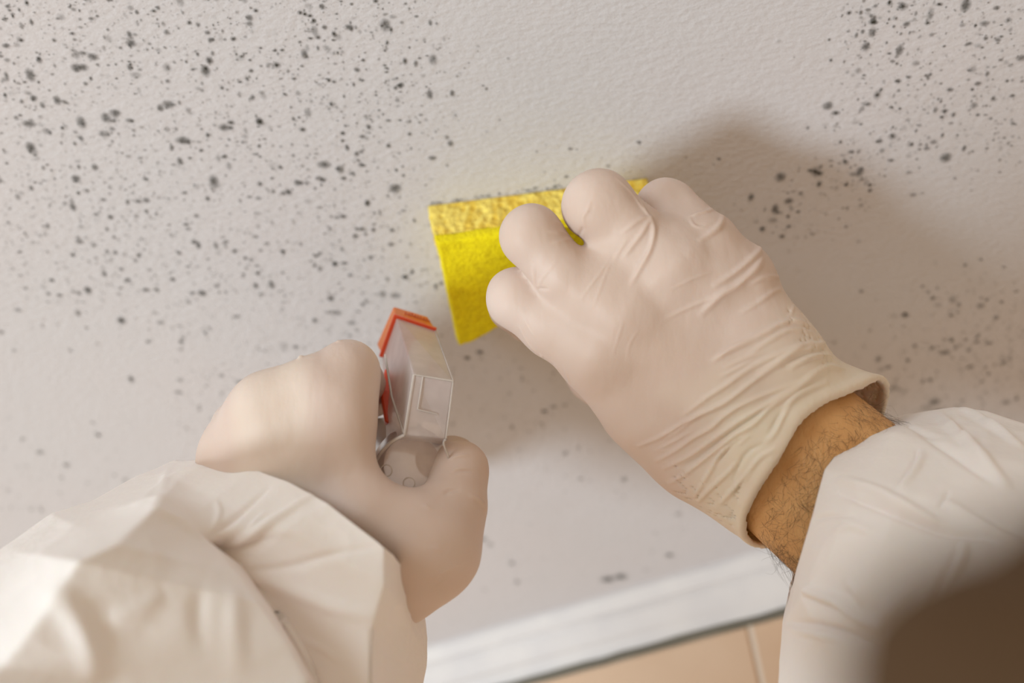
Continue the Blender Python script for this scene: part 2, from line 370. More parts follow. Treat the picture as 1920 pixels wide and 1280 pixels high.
BIG = [(120, 12, 14), (87, 44, 10), (58, 72, 10), (358, 47, 8), (175, 261, 12), (66, 365, 9), (174, 369, 9), (150, 447, 14), (92, 180, 15), (244, 180, 12), (325, 150, 12), (852, 102, 13), (960, 112, 7), (980, 100, 6), (1152, 47, 13), (1050, 174, 14), (1172, 215, 9), (1234, 227, 9), (1270, 224, 11), (1088, 253, 11), (1125, 270, 9), (1064, 243, 8), (1245, 292, 19), (926, 308, 15), (867, 312, 10), (838, 277, 9), (1502, 152, 15), (1432, 168, 12), (1397, 172, 11), (1350, 56, 13), (1372, 62, 12), (1395, 70, 13), (1410, 90, 10), (1516, 62, 7), (1690, 4, 14), (1760, 134, 13), (1742, 192, 11), (1823, 275, 16), (1520, 238, 9), (1635, 270, 10), (1732, 293, 9), (1592, 380, 10), (1795, 383, 12), (1480, 360, 12), (1323, 353, 11), (1280, 422, 10), (1112, 354, 13), (1080, 368, 11), (1000, 396, 10), (1490, 467, 10), (1548, 433, 9), (1040, 550, 17), (1170, 545, 19), (1362, 582, 16), (1320, 533, 11), (1345, 527, 9), (935, 607, 14), (850, 640, 11), (906, 675, 11), (855, 710, 10), (1012, 703, 15), (1166, 656, 11), (1542, 632, 11), (1748, 655, 14), (1612, 721, 10), (1262, 752, 14), (1170, 826, 12), (1298, 863, 20), (1380, 822, 13), (1446, 830, 9), (1518, 757, 9), (1782, 764, 11), (1650, 914, 15), (1544, 972, 16), (1628, 1029, 17), (1764, 1034, 15), (1864, 991, 11), (1425, 1150, 14), (1440, 1138, 12), (1415, 1195, 11), (1508, 1188, 13), (1668, 1158, 14), (1275, 1137, 11), (1104, 1160, 12), (1130, 1168, 12), (806, 1137, 13), (656, 805, 14), (497, 976, 16), (482, 1030, 11), (215, 1015, 13), (90, 1132, 11), (482, 1130, 12), (246, 803, 8), (232, 765, 8), (213, 740, 8), (355, 750, 12), (280, 575, 11), (595, 543, 11), (588, 287, 9), (595, 305, 7), (1843, 602, 12), (935, 893, 15), (625, 1148, 14), (1555, 565, 9), (1800, 540, 9), (1823, 1245, 12), (1160, 1228, 14), (232, 1258, 11), (693, 48, 12), (24, 427, 11), (30, 733, 9)]
BIG = [(u / Z1, v / Z1, r / Z1) for u, v, r in BIG]
BIG += [(228, 600, 10), (246, 710, 8), (440, 470, 6), (620, 560, 6), (680, 570, 5), (590, 600, 6), (555, 650, 6), (97, 525, 5), (112, 553, 6), (510, 535, 8), (480, 535, 7), (628, 494, 7), (530, 470, 6), (760, 519, 7), (690, 380, 7), (700, 430, 6), (1020, 770, 6), (960, 800, 5), (900, 660, 7), (875, 670, 6), (840, 545, 4), (340, 640, 6), (278, 640, 5), (185, 815, 6), (345, 900, 6), (1140, 1085, 13), (1165, 1080, 12), (960, 1055, 6), (905, 1010, 8), (1255, 1040, 8), (970, 1090, 6)]
X1 = 1.6
for u, v, r_ in [(788, 20, 15), (862, 68, 9), (898, 13, 9), (697, 65, 12), (627, 38, 9), (748, 8, 9), (748, 160, 7), (770, 190, 6), (773, 243, 10), (806, 231, 8), (711, 284, 14), (586, 338, 12), (503, 383, 7), (556, 382, 4), (601, 425, 7), (757, 408, 13), (815, 432, 8), (859, 434, 6), (828, 391, 6), (758, 381, 6), (913, 332, 10), (940, 343, 9), (905, 350, 8), (1013, 344, 7), (1052, 355, 6), (1059, 294, 9), (996, 268, 7), (1101, 242, 7), (902, 250, 5), (779, 325, 6), (654, 298, 5), (672, 225, 6), (572, 180, 7), (1026, 142, 6), (912, 138, 6), (752, 480, 9), (616, 485, 10), (525, 514, 16), (538, 519, 13), (510, 511, 9), (333, 591, 13), (537, 551, 11), (620, 552, 8), (482, 580, 8), (444, 650, 7), (446, 678, 8), (367, 686, 11), (411, 637, 6), (474, 634, 7), (443, 578, 5), (236, 476, 7), (795, 944, 13), (934, 944, 8), (878, 893, 9), (1022, 777, 6), (847, 858, 6), (1085, 905, 7), (1040, 898, 6), (718, 1165, 10), (875, 1043, 9), (803, 1080, 9), (870, 1138, 9), (934, 1020, 8), (1010, 1025, 8), (986, 1050, 8), (745, 1100, 8), (1130, 1195, 8), (1045, 1120, 7)]:
    BIG.append((1200 + u / X1, v / X1, r_ / X1))
for u, v, r_ in BIG: SP.append((u, v, r_ * ceil_d(v) / F * .54, .85, True))
for i in range(60):                     # small faint dark specks along the upper edge of the sponge
    t = random.random(); SP.append((805 + 250 * t, 381 - 33 * t + random.gauss(0, 2), .0003 + .0004 * random.random(), .3))
groups = {'left': [], 'upper': [], 'lower': []}
for s in SP:
    u, v = s[:2]
    groups['left' if u < 1230 else ('upper' if v < 455 else 'lower')].append(s)
def spots(name, lst, label):
    V, Fs, D = [], [], []
    for s in lst:
        u, v, r, dark = s[:4]; big = len(s) > 4; c = on_ceil(u, v); z = CEIL - .0002 - random.random() * .00015
        n = 12; i0 = len(V); V.append((c[0], c[1], z)); D.append(dark); ph = random.random() * 6
        ir = [random.uniform(.65, 1.35) for _ in range(n)]; el = random.uniform(.75, 1.35)
        rings = ((.45, .95), (.9, .45), (2.1, .0)) if big else ((.6, .8), (1.5, 0.))
        for k, (rm, dm) in enumerate(rings):
            for j in range(n):
                a = ph + j * 2 * math.pi / n; rr_ = r * rm * (ir[j] if k < len(rings) - 1 else 1)
                V.append((c[0] + rr_ * math.cos(a) * el, c[1] + rr_ * math.sin(a) / el, z)); D.append(dark * dm)
        for j in range(n): Fs.append((i0, i0 + 1 + (j + 1) % n, i0 + 1 + j))
        for k in range(len(rings) - 1):
            a0 = i0 + 1 + k * n; b0 = a0 + n
            for j in range(n): Fs.append((a0 + j, a0 + (j + 1) % n, b0 + (j + 1) % n, b0 + j))
    o = add_mesh(name, V, Fs, M['mould'], attrs={'mould_amount': D}); o['kind'] = 'stuff'; o['label'] = label; o['category'] = 'mould'
    return o
spots('mould_spots', groups['left'], 'black and grey mould specks over the left half of the white ceiling')
spots('mould_spots', groups['upper'], 'black mould specks on the ceiling at upper right, down to the hand shadow')
spots('mould_spots', groups['lower'], 'dense greenish grey mould in the shadow above the right sleeve')

# ------------------------------------------------------------------ sponge (flat on the ceiling)
sp_c = c2w(P(803, 385, ceil_d(385))); e1 = np.array([.0893, -.0129, 0]); e1 /= np.linalg.norm(e1); e2 = np.array([-e1[1], e1[0], 0])
sponge = empty('sponge', tuple(sp_c), 'yellow cleaning sponge with scouring side, pressed on the ceiling by the right hand', 'sponge')
def sponge_block(name, z0, z1, L, Wd, m, inset=0, seed=0):
    h = .0011; nx, ny, nz = int(L / h), int(Wd / h), max(3, int((z1 - z0) / h)); V = []; idx = {}; Q = []
    def vid(i, j, k):
        if (i, j, k) not in idx: idx[(i, j, k)] = len(V); V.append((i / nx, j / ny, k / nz))
        return idx[(i, j, k)]
    for i in range(nx):
        for j in range(ny):
            Q.append((vid(i, j, 0), vid(i, j + 1, 0), vid(i + 1, j + 1, 0), vid(i + 1, j, 0))); Q.append((vid(i, j, nz), vid(i + 1, j, nz), vid(i + 1, j + 1, nz), vid(i, j + 1, nz)))
    for i in range(nx):
        for k in range(nz):
            Q.append((vid(i, 0, k), vid(i + 1, 0, k), vid(i + 1, 0, k + 1), vid(i, 0, k + 1))); Q.append((vid(i, ny, k), vid(i, ny, k + 1), vid(i + 1, ny, k + 1), vid(i + 1, ny, k)))
    for j in range(ny):
        for k in range(nz):
            Q.append((vid(0, j, k), vid(0, j, k + 1), vid(0, j + 1, k + 1), vid(0, j + 1, k))); Q.append((vid(nx, j, k), vid(nx, j + 1, k), vid(nx, j + 1, k + 1), vid(nx, j, k + 1)))
    U = np.array(V); Q = np.array(Q); x = U[:, 0] * L; y = U[:, 1] * Wd; z = z0 + U[:, 2] * (z1 - z0)   # z = distance below the ceiling
    dep = z / .030
    x = x + .0035 * dep * (1 - U[:, 0]) * 1.0 + .0015 * dep          # slightly squeezed towards the fingers
    pull = .0075 * U[:, 1] ** 3 * np.exp(-((x - .028) / .016) ** 2) * dep  # lower edge drawn in where it is pinched
    y = y - pull - .004 * U[:, 1] * np.clip((x - .01) / .03, 0, 1) * dep
    r = .0011 if name == 'scouring_layer' else .0008                  # soft corners on the outer face
    if name == 'scouring_layer':
        ez = np.clip((U[:, 2] - .35) / .65, 0, 1) ** 2
        x = x + ez * r * (np.exp(-U[:, 0] * L / .0012) - np.exp(-(1 - U[:, 0]) * L / .0012)); y = y + ez * r * (np.exp(-U[:, 1] * Wd / .0012) - np.exp(-(1 - U[:, 1]) * Wd / .0012))
    Pw = sp_c + x[:, None] * e1 + y[:, None] * e2 - z[:, None] * ZU
    nrm = normals(Pw, Q)
    f = .00035 if name == 'scouring_layer' else .0005
    disp = f * vnoise(Pw, 900) + .5 * f * vnoise(Pw, 400, 3.3) + .0006 * vnoise(Pw, 90, 7)
    if name == 'foam': disp -= .0011 * np.clip((vnoise(Pw * np.array([1, 1, .6]), 420, 11.7) - .38) / .3, 0, 1)
    disp[(U[:, 2] == 0) & (z0 < .001)] = 0
    Pw = Pw - nrm * disp[:, None] * np.sign((nrm * (Pw - Pw.mean(0))).sum(1)).mean() * -1
    o = quad_mesh(name, Pw, Q, m); keep(o, sponge); return o
sponge_block('foam', .0004, .0250, .094, .0560, M['foam'])
o = sponge_block('scouring_layer', .0246, .0305, .0942, .0560, M['scour']); o['label'] = 'deep yellow scouring face'

# ------------------------------------------------------------------ the person
person = empty('person', tuple(c2w(np.array([.09, -.09, .06])) - np.array([0, 0, .6])), 'person in white coverall and pale gloves reaching up to clean the mouldy ceiling', 'person')
H = .0010
# right hand, back to the lens, fingers bent over the sponge
def right_fields():
    lo, hi = P(880, 1120, .36), P(1760, 280, .46); lo = np.minimum(lo, P(880, 1120, .45)); lo[2] = .295; hi[2] = .445; hi[0] = P(1760, 0, .37)[0]; hi[1] = P(0, 280, .43)[1]
    fg = Field(lo, hi, H); pm = Field(lo, hi, H); sk = Field(lo, hi, H)
    kf = .0028
    deep = lambda p: (p[0], p[1], p[2] + .011 * min(1, max(0, (1470 - p[0]) / 250.)) * (1 if p[2] < .366 else .5 if p[2] < .38 else 0), p[3])
    fingers = [
        [(1120, 645, .340, 82), (1045, 606, .342, 66), (970, 560, .343, 55), (968, 572, .375, 50), (990, 598, .415, 44)],
        [(1160, 575, .334, 84), (1062, 520, .332, 53), (995, 442, .332, 56), (998, 452, .368, 44), (1035, 480, .397, 45)],
        [(1235, 500, .334, 88), (1190, 440, .331, 56), (1121, 385, .331, 64), (1132, 388, .363, 46), (1150, 425, .390, 46)],
        [(1312, 462, .345, 72), (1280, 426, .348, 58), (1250, 391, .352, 55), (1238, 392, .375, 47), (1225, 412, .392, 42)]]
    for ch in fingers:
        one = Field(lo, hi, H); one.chain([deep(q) for q in ch], kf); fg.merge(one, .0018); del one
    for s in [(1085, 578, .337, 56), (1150, 492, .3345, 56), (1200, 530, .335, 60), (1262, 462, .340, 62), (1128, 668, .345, 78), (1210, 755, .350, 92), (1300, 842, .354, 94), (1240, 625, .343, 98), (1330, 700, .348, 112), (1410, 790, .352, 118), (1330, 540, .345, 82), (1425, 610, .350, 66), (1478, 690, .352, 66), (1385, 515, .349, 58), (1500, 752, .354, 76), (1395, 890, .355, 92), (1460, 850, .354, 112), (1420, 680, .350, 90), (1180, 590, .342, 80), (1270, 520, .340, 76)]:
        pm.chain([deep(s)], .013)
    pm.chain([(1240, 760, .372, 80), (1130, 690, .395, 60), (1070, 625, .415, 50), (1020, 580, .424, 44)], .012)     # thumb, under the palm
    pm.merge(fg, .005)
    pm.chain([(1556, 790, .358, 96), (1600, 806, .360, 96), (1660, 880, .350, 108)], .012); pm.chain([(1462, 938, .358, 92), (1570, 1040, .350, 100)], .012); pm.chain([(1500, 865, .356, 120), (1610, 965, .348, 128)], .012)
    # arm inside the glove and on towards the sleeve
    for a, b2 in [((1500, 760, .358, 80), (1650, 895, .352, 94)), ((1420, 905, .358, 74), (1585, 1035, .350, 92)), ((1460, 835, .357, 100), (1615, 965, .349, 118))]:
        sk.chain([a, b2], .014)
    return pm, sk
pm, sk = right_fields()
X = pm.ax[0][:, None, None]; Y = pm.ax[1][None, :, None]; Zz = pm.ax[2][None, None, :]
c0 = P(1502, 868, .350); A0, A1, A2 = P(1400, 1015, .350), P(1478, 832, .332), P(1652, 768, .366); pn = np.cross(A1 - A0, A2 - A0); pn /= np.linalg.norm(pn); pn = pn if pn[0] > 0 else -pn; c0 = A0
pl = pn[0] * (X - c0[0]) + pn[1] * (Y - c0[1]) + pn[2] * (Zz - c0[2])
pl = pl - .0012 * np.sin(Zz * 160 + Y * 190) 
rimw = np.exp(-((pl + .0012) / .0016) ** 2); pm.f = pm.f - .0007 * rimw; glo = np.maximum(pm.f, pl)                                    # cuff cut
hollow = np.maximum(pm.f + .0014 + .0014 * rimw, -(pl + .026)); glo = np.maximum(glo, -hollow)   # open cuff: a real shell
pm.f = glo.astype(np.float32)
Vg, Qg = nets(pm); Vg = relax(Vg, Qg, 2, .5); Vg, Qg = subdivide(Vg, Qg, 2)
def rl(off, sc, pts): return [(off[0] + x / sc, off[1] + y / sc) for x, y in pts]
o2, s2 = (1000, 300), 3.2
o4, s4 = (1150, 640), 4.2675
FOLDS = [
 (rl(o2, s2, [(700, 340), (655, 350), (600, 385), (540, 430)]), .8, .55, 0), (rl(o2, s2, [(705, 345), (650, 440), (590, 520), (540, 580)]), 1.0, .7, 0),
 (rl(o2, s2, [(708, 345), (722, 430), (700, 540), (640, 650), (590, 740)]), 1.1, .9, 0), (rl(o2, s2, [(560, 480), (520, 540), (480, 610)]), .9, .35, 0),
 (rl(o2, s2, [(500, 110), (580, 190), (650, 280), (700, 335)]), .7, .3, 0), (rl(o2, s2, [(640, 240), (690, 330)]), .6, .3, 0),
 (rl(o2, s2, [(340, 255), (325, 300), (300, 340), (310, 400)]), .7, .35, 0), (rl(o2, s2, [(300, 400), (270, 460)]), .7, -.4, 0),
 (rl(o2, s2, [(950, 340), (990, 325), (1050, 310), (1080, 285)]), .8, .6, 0), (rl(o2, s2, [(1085, 300), (1130, 320), (1125, 380), (1080, 430), (1000, 480)]), 1.1, .9, 0),
 (rl(o2, s2, [(935, 340), (960, 390), (1010, 405), (1055, 380)]), .6, .25, 0), (rl(o2, s2, [(1340, 515), (1355, 545), (1290, 610), (1200, 680), (1090, 750)]), 1.2, 1.1, 0),
 (rl(o2, s2, [(1375, 585), (1330, 650), (1220, 750), (1120, 810), (1010, 920)]), 1.5, 1.3, 0), (rl(o2, s2, [(1130, 800), (1050, 835), (930, 885), (780, 960)]), .9, .45, 0),
 (rl(o2, s2, [(1470, 700), (1380, 705), (1300, 740)]), .9, .6, 0), (rl(o2, s2, [(1500, 770), (1440, 790), (1340, 860), (1240, 920)]), 1.0, .55, 0),
 (rl(o2, s2, [(1060, 675), (960, 710), (830, 770)]), .6, .3, 0), (rl(o2, s2, [(1570, 850), (1540, 930)]), .7, .3, 0), (rl(o2, s2, [(1660, 1000), (1570, 965), (1480, 985), (1380, 1040), (1200, 1130), (1080, 1200)]), 1.2, 1.0, 0),
 (rl(o2, s2, [(1660, 1030), (1540, 1020), (1420, 1080), (1290, 1170)]), 1.0, .7, 0), (rl(o2, s2, [(1740, 1100), (1620, 1110), (1480, 1190), (1350, 1270)]), 1.0, .8, 0), (rl(o2, s2, [(1780, 1170), (1660, 1180), (1540, 1250)]), .9, .7, 0),
 (rl(o2, s2, [(1860, 1250), (1740, 1245), (1600, 1330)]), 1.0, .8, 0),
 (rl(o2, s2, [(460, 590), (400, 680), (340, 760), (290, 830)]), .5, .22, 0), (rl(o2, s2, [(470, 600), (420, 720), (360, 880)]), .5, .2, 0),
 (rl(o2, s2, [(540, 970), (510, 1060), (480, 1160)]), .5, .2, 0), (rl(o2, s2, [(630, 1020), (580, 1100), (560, 1180)]), .5, .18, 0),
 (rl(o2, s2, [(0, 630), (10, 720), (30, 765)]), .8, .5, 0), (rl(o2, s2, [(30, 765), (60, 700), (130, 620)]), .6, .3, 0),
 (rl(o2, s2, [(90, 770), (30, 765)]), .6, -.4, 0), (rl(o2, s2, [(280, 455), (180, 440), (90, 430)]), .6, .3, 0), (rl(o2, s2, [(275, 460), (200, 480), (110, 500)]), .6, .25, 0), (rl(o2, s2, [(260, 440), (190, 400), (120, 370)]), .6, .25, 0),
 # fan of folds running into the cuff
 (rl(o4, s4, [(1080, 0), (940, 60), (820, 140)]), 1.0, .7, 0), (rl(o4, s4, [(1500, 20), (1300, 110), (1100, 210), (900, 350), (760, 440), (560, 590)]), 1.0, .9, 0),
 (rl(o4, s4, [(1680, 20), (1560, 60), (1440, 90), (1280, 200), (1100, 330), (900, 480), (700, 580), (560, 650), (380, 760), (200, 840)]), .95, 1.0, 0),
 (rl(o4, s4, [(1700, 110), (1560, 130), (1400, 190)]), .8, .6, 0), (rl(o4, s4, [(1690, 80), (1560, 110), (1440, 150), (1340, 215)]), .8, -.5, 0),
 (rl(o4, s4, [(1480, 320), (1300, 390), (1150, 450), (1000, 520), (880, 600), (780, 690), (640, 770), (500, 870), (340, 960)]), .95, .95, 0),
 (rl(o4, s4, [(1560, 300), (1380, 400), (1200, 520), (1000, 640), (800, 780), (600, 920), (400, 1020)]), .95, .9, 0),
 (rl(o4, s4, [(1250, 520), (1100, 620), (900, 760), (700, 920), (560, 1000)]), .9, -.6, 0),
 (rl(o4, s4, [(1700, 240), (1560, 310), (1400, 420), (1250, 530), (1120, 660), (980, 740), (800, 880), (650, 1000), (540, 1080), (440, 1140)]), 1.0, 1.0, 0),
 (rl(o4, s4, [(1060, 740), (960, 820), (860, 900), (760, 1060), (650, 1240)]), .9, .9, 0), (rl(o4, s4, [(1030, 770), (930, 850), (820, 980)]), .7, -.8, 0),
 (rl(o4, s4, [(1000, 960), (880, 1080), (760, 1190), (680, 1280)]), .9, .8, 0), (rl(o4, s4, [(1190, 820), (1080, 880), (1010, 980), (960, 1100)]), .9, -.8, 0),
 (rl(o4, s4, [(1290, 860), (1160, 940), (1060, 1080), (940, 1200), (860, 1290)]), 1.0, 1.0, 0), (rl(o4, s4, [(1120, 1010), (1040, 1110), (960, 1220)]), .7, -.7, 0),
 (rl(o4, s4, [(1700, 330), (1540, 390), (1430, 460), (1370, 560), (1300, 720), (1230, 800)]), 1.1, 1.1, 0), (rl(o4, s4, [(1420, 480), (1330, 600), (1240, 740)]), .9, -.7, 0),
 (rl(o4, s4, [(1100, 740), (1000, 830)]), .7, .4, 0), (rl(o4, s4, [(700, 560), (560, 690), (420, 780)]), .7, .35, 0), (rl(o4, s4, [(620, 720), (480, 800), (340, 870)]), .7, .4, 0), (rl(o4, s4, [(440, 870), (330, 880)]), .6, .2, 0),
 (rl(o4, s4, [(900, 200), (1060, 130), (1200, 90)]), .8, .5, 0), (rl(o4, s4, [(860, 280), (980, 220), (1100, 160)]), .8, .45, 0),
 # lower left edge, fine ticks
 (rl((1000, 600), 2.667, [(40, 170), (60, 220), (95, 260)]), .6, .35, 0), (rl((1000, 600), 2.667, [(110, 220), (140, 270), (150, 300)]), .6, .35, 0), (rl((1000, 600), 2.667, [(150, 230), (175, 290), (180, 320)]), .6, .35, 0),
 ([(975, 610), (990, 640), (1010, 665)], .7, .4, 0), ([(985, 600), (1005, 635)], .6, .3, 0),
]
Vg = creases(Vg, Qg, FOLDS, .012, .85, 1.15)
Vg += normals(Vg, Qg) * (.00025 * vnoise(Vg, 130) + .0004 * vnoise(Vg, 50, 5))[:, None]
plv = (Vg - c0) @ pn
edge = (Vg - P(1400, 1015, .35)); loose = np.clip((plv + .030 - .012 * vnoise(Vg, 60, 2)) / .022, 0, 1) * .85
glove_r = quad_mesh('glove', c2w(Vg), Qg, M['glove'], attrs={'loose': loose}); keep(glove_r, person)
glove_r['label'] = 'wrinkled pale latex glove holding the yellow sponge'
# rolled rim of the cuff
def tube_mesh(pts, rad, n=6):
    pts = np.array(pts); V = []; Fs = []; T_ = np.gradient(pts, axis=0); T_ /= np.linalg.norm(T_, axis=1, keepdims=True) + 1e-12; rad = np.broadcast_to(rad, (len(pts),))
    up = np.array([.3, .5, .8]); 
    for i, p in enumerate(pts):
        a = np.cross(T_[i], up); a /= np.linalg.norm(a) + 1e-12; b2 = np.cross(T_[i], a)
        for j in range(n):
            t = j * 2 * math.pi / n; V.append(p + rad[i] * (math.cos(t) * a + math.sin(t) * b2))
    for i in range(len(pts) - 1):
        for j in range(n): Fs.append((i * n + j, i * n + (j + 1) % n, (i + 1) * n + (j + 1) % n, (i + 1) * n + j))
    return V, Fs
# bare forearm: one continuous surface, cuff to elbow to shoulder comes with the body below
Vs, Qs = nets(sk); Vs = relax(Vs, Qs, 3); 
bvh_sk = BVHTree.FromPolygons(Vs.tolist(), Qs.tolist()); ns = normals(Vs, Qs)

# left hand, seen from the wrist, closed round the neck of the spray bottle
def left_field():
    lo = P(320, 1230, .46); hi = P(945, 600, .46); lo[2] = .275; hi[2] = .455
    fg = Field(lo, hi, H); pm = Field(lo, hi, H)
    fingers = [
        [(505, 765, .338, 62), (590, 730, .338, 60), (652, 697, .342, 57), (672, 715, .368, 46), (700, 745, .395, 38)],
        [(450, 800, .368, 52), (520, 790, .405, 52), (600, 800, .430, 46), (690, 840, .428, 42)],
        [(440, 860, .385, 52), (505, 850, .418, 50), (590, 865, .440, 45), (680, 890, .434, 41)],
        [(440, 925, .395, 48), (510, 920, .420, 44), (590, 935, .436, 40), (660, 945, .430, 37)]]
    for ch in fingers:
        one = Field(lo, hi, H); one.chain(ch, .003); fg.merge(one, .003)
    for s in [(642, 770, .334, 63), (636, 860, .330, 60), (688, 960, .324, 66), (772, 1022, .324, 76), (812, 1022, .328, 80), (560, 830, .345, 105), (500, 780, .345, 68), (462, 862, .352, 92), (540, 930, .345, 120), (640, 1020, .335, 110), (765, 1050, .335, 92), (722, 1108, .338, 70), (640, 1090, .342, 92), (480, 960, .358, 85)]:
        pm.chain([s], .013)
    pm.chain([(815, 1020, .330, 72), (856, 945, .338, 44), (862, 880, .350, 42), (848, 868, .375, 40), (815, 862, .392, 36)], .010)
    pm.merge(fg, .010)
    pm.chain([(590, 1010, .345, 95), (520, 1110, .350, 90)], .012)
    return pm
pl_ = left_field()
Vl, Ql = nets(pl_); Vl = relax(Vl, Ql, 3, .5); Vl, Ql = subdivide(Vl, Ql, 1)
o5, s5 = (340, 560), 2.065
oT, sT = (680, 740), 5.334
Vl = creases(Vl, Ql, [
 (rl(oT, sT, [(870, 650), (950, 620), (1060, 605)]), .6, .5, 0), (rl(oT, sT, [(890, 770), (960, 740), (1100, 740)]), .6, .4, 0), (rl(oT, sT, [(900, 790), (980, 765), (1090, 762)]), .5, -.3, 0),
 (rl(oT, sT, [(1080, 1010), (1160, 1050), (1220, 1120), (1222, 1180)]), .8, .7, 0), (rl(oT, sT, [(820, 1000), (870, 960), (960, 950)]), .9, -.5, 0),
 (rl(oT, sT, [(600, 1090), (700, 1150)]), .8, .25, 0),
 (rl(o5, s5, [(460, 232), (495, 200), (540, 195)]), 1.0, .9, 0), (rl(o5, s5, [(495, 200), (560, 175), (620, 165)]), .7, .5, 0),
 (rl(o5, s5, [(690, 170), (740, 200), (770, 240)]), .6, .3, 0), (rl(o5, s5, [(650, 165), (720, 190), (755, 225)]), .5, .25, 0),
 (rl(o5, s5, [(980, 1080), (1030, 1050), (1100, 1020)]), .5, .25, 0), (rl(o5, s5, [(950, 960), (1010, 975)]), .6, .25, 0), (rl(o5, s5, [(975, 1115), (1040, 1070)]), .5, -.25, 0),
])
Vl += normals(Vl, Ql) * (.0003 * vnoise(Vl, 45, 5))[:, None]
glove_l = quad_mesh('glove', c2w(Vl), Ql, M['glove'], attrs={'loose': np.clip(vnoise(Vl, 25, 9) - .35, 0, .3)}); keep(glove_l, person)
glove_l['label'] = 'smooth pale latex glove gripping the spray bottle'

# ------------------------------------------------------------------ sleeves: rings of points, wrist to elbow, closed behind
def to_c(world_rel): return w2c(np.array(world_rel) + ORI)
def loft(name, rings, bulge, folds, crumple, label, extra, soft=-1):
    nb = 6; R = []
    for i, ring in enumerate(rings):
        pts = [P(*q) for q in ring]; B = bulge[min(i, len(bulge) - 1)]
        a, z = pts[-1], pts[0]
        for t in np.linspace(0, 1, nb + 2)[1:-1]: pts.append(a * (1 - t) + z * t + np.array([0, 0, B * math.sin(math.pi * t)]))
        R.append(pts)
    n = len(R[0])
    for (c, r) in extra:               # plain rings further up the arm
        a = np.array(c); ref = np.array(R[-1]); cen = ref.mean(0); dirs = ref - cen; dirs /= np.linalg.norm(dirs, axis=1, keepdims=True)
        R.append([a + dv * r for dv in dirs])
    V = np.array([p for ring in R for p in ring]); Q = np.array([(i * n + j, (i + 1) * n + j, (i + 1) * n + (j + 1) % n, i * n + (j + 1) % n) for i in range(len(R) - 1) for j in range(n)])
    for lv in range(5):
        V, Q = subdivide(V, Q, 0)
        bnd = None
        if lv < soft + 1: V = pin_relax(V, Q, 1, .42)
    V = pin_relax(V, Q, 7, .5)
    nn = normals(V, Q)
    if nn[2 * n + 4][2] + nn[3 * n + 4][2] + nn[2 * n + 2][2] > 0: Q = Q[:, ::-1].copy(); nn = -nn
    d = 0
    for sc, am, of in crumple:
        a = vnoise(V, sc, of); d = d + am * (1 - 2 * np.abs(a) ** .8)
    V = V + nn * (np.clip(d, -.0035, .006) - .0006)[:, None]
    V = creases(V, Q, folds, .03, 1.0, 1.5)
    return V, Q
def pin_relax(V, Q, it, lam):
    E = np.concatenate([Q[:, [0, 1]], Q[:, [1, 2]], Q[:, [2, 3]], Q[:, [3, 0]]]); Es = np.sort(E, 1); key = Es[:, 0].astype(np.int64) * len(V) + Es[:, 1]
    uk, cn = np.unique(key, return_counts=True); be = uk[cn == 1]; isb = np.zeros(len(V), bool); isb[be // len(V)] = True; isb[be % len(V)] = True
    E2 = np.stack([uk // len(V), uk % len(V)], 1); same = isb[E2[:, 0]] == isb[E2[:, 1]]; E2 = np.concatenate([E2, E2[:, ::-1]])
    use = ~(isb[E2[:, 0]] & ~isb[E2[:, 1]]); E2 = E2[use]
    cnt = np.maximum(np.bincount(E2[:, 0], minlength=len(V)), 1)[:, None]
    for _ in range(it):
        A_ = np.stack([np.bincount(E2[:, 0], V[E2[:, 1], i], len(V)) for i in range(3)], 1) / cnt; V = V + lam * (A_ - V)
    return V
def sleeve_obj(V, Q, label):
    o = quad_mesh('coverall_sleeve', c2w(V), Q, M['cloth']); keep(o, person); o['label'] = label
    md = o.modifiers.new('thickness', 'SOLIDIFY'); md.thickness = .0004; md.offset = -1; return o

LR = [
 [(326, 868, .372), (400, 862, .345), (470, 874, .326), (540, 902, .314), (620, 950, .304), (722, 1026, .295), (756, 1062, .312), (798, 1170, .348)],
 [(250, 900, .362), (330, 900, .325), (400, 930, .312), (470, 965, .305), (560, 1000, .299), (724, 1096, .290), (764, 1150, .314), (797, 1235, .345)],
 [(171, 935, .345), (293, 949, .284), (345, 985, .291), (383, 1014, .296), (405, 1024, .307), (702, 1170, .288), (750, 1235, .312), (788, 1300, .340)],
 [(94, 958, .335), (215, 1018, .262), (335, 1050, .273), (448, 1079, .282), (468, 1085, .303), (700, 1280, .286), (745, 1320, .312), (785, 1380, .335)],
 [(0, 1026, .325), (140, 1050, .254), (310, 1090, .266), (491, 1126, .274), (512, 1135, .299), (690, 1400, .284), (735, 1430, .310), (770, 1480, .330)],
 [(-60, 1075, .315), (82, 1140, .250), (280, 1170, .262), (547, 1207, .270), (566, 1215, .296), (680, 1500, .282), (720, 1540, .310), (740, 1580, .320)],
 [(-130, 1130, .305), (-5, 1250, .246), (200, 1290, .256), (585, 1280, .266), (604, 1290, .292), (660, 1620, .280), (690, 1650, .305), (700, 1690, .315)],
 [(-420, 1400, .270), (-200, 1450, .225), (0, 1500, .228), (250, 1580, .235), (330, 1620, .245), (400, 1750, .250), (410, 1850, .260), (400, 1980, .270)]]
o6, s6 = (0, 840), 2.3415
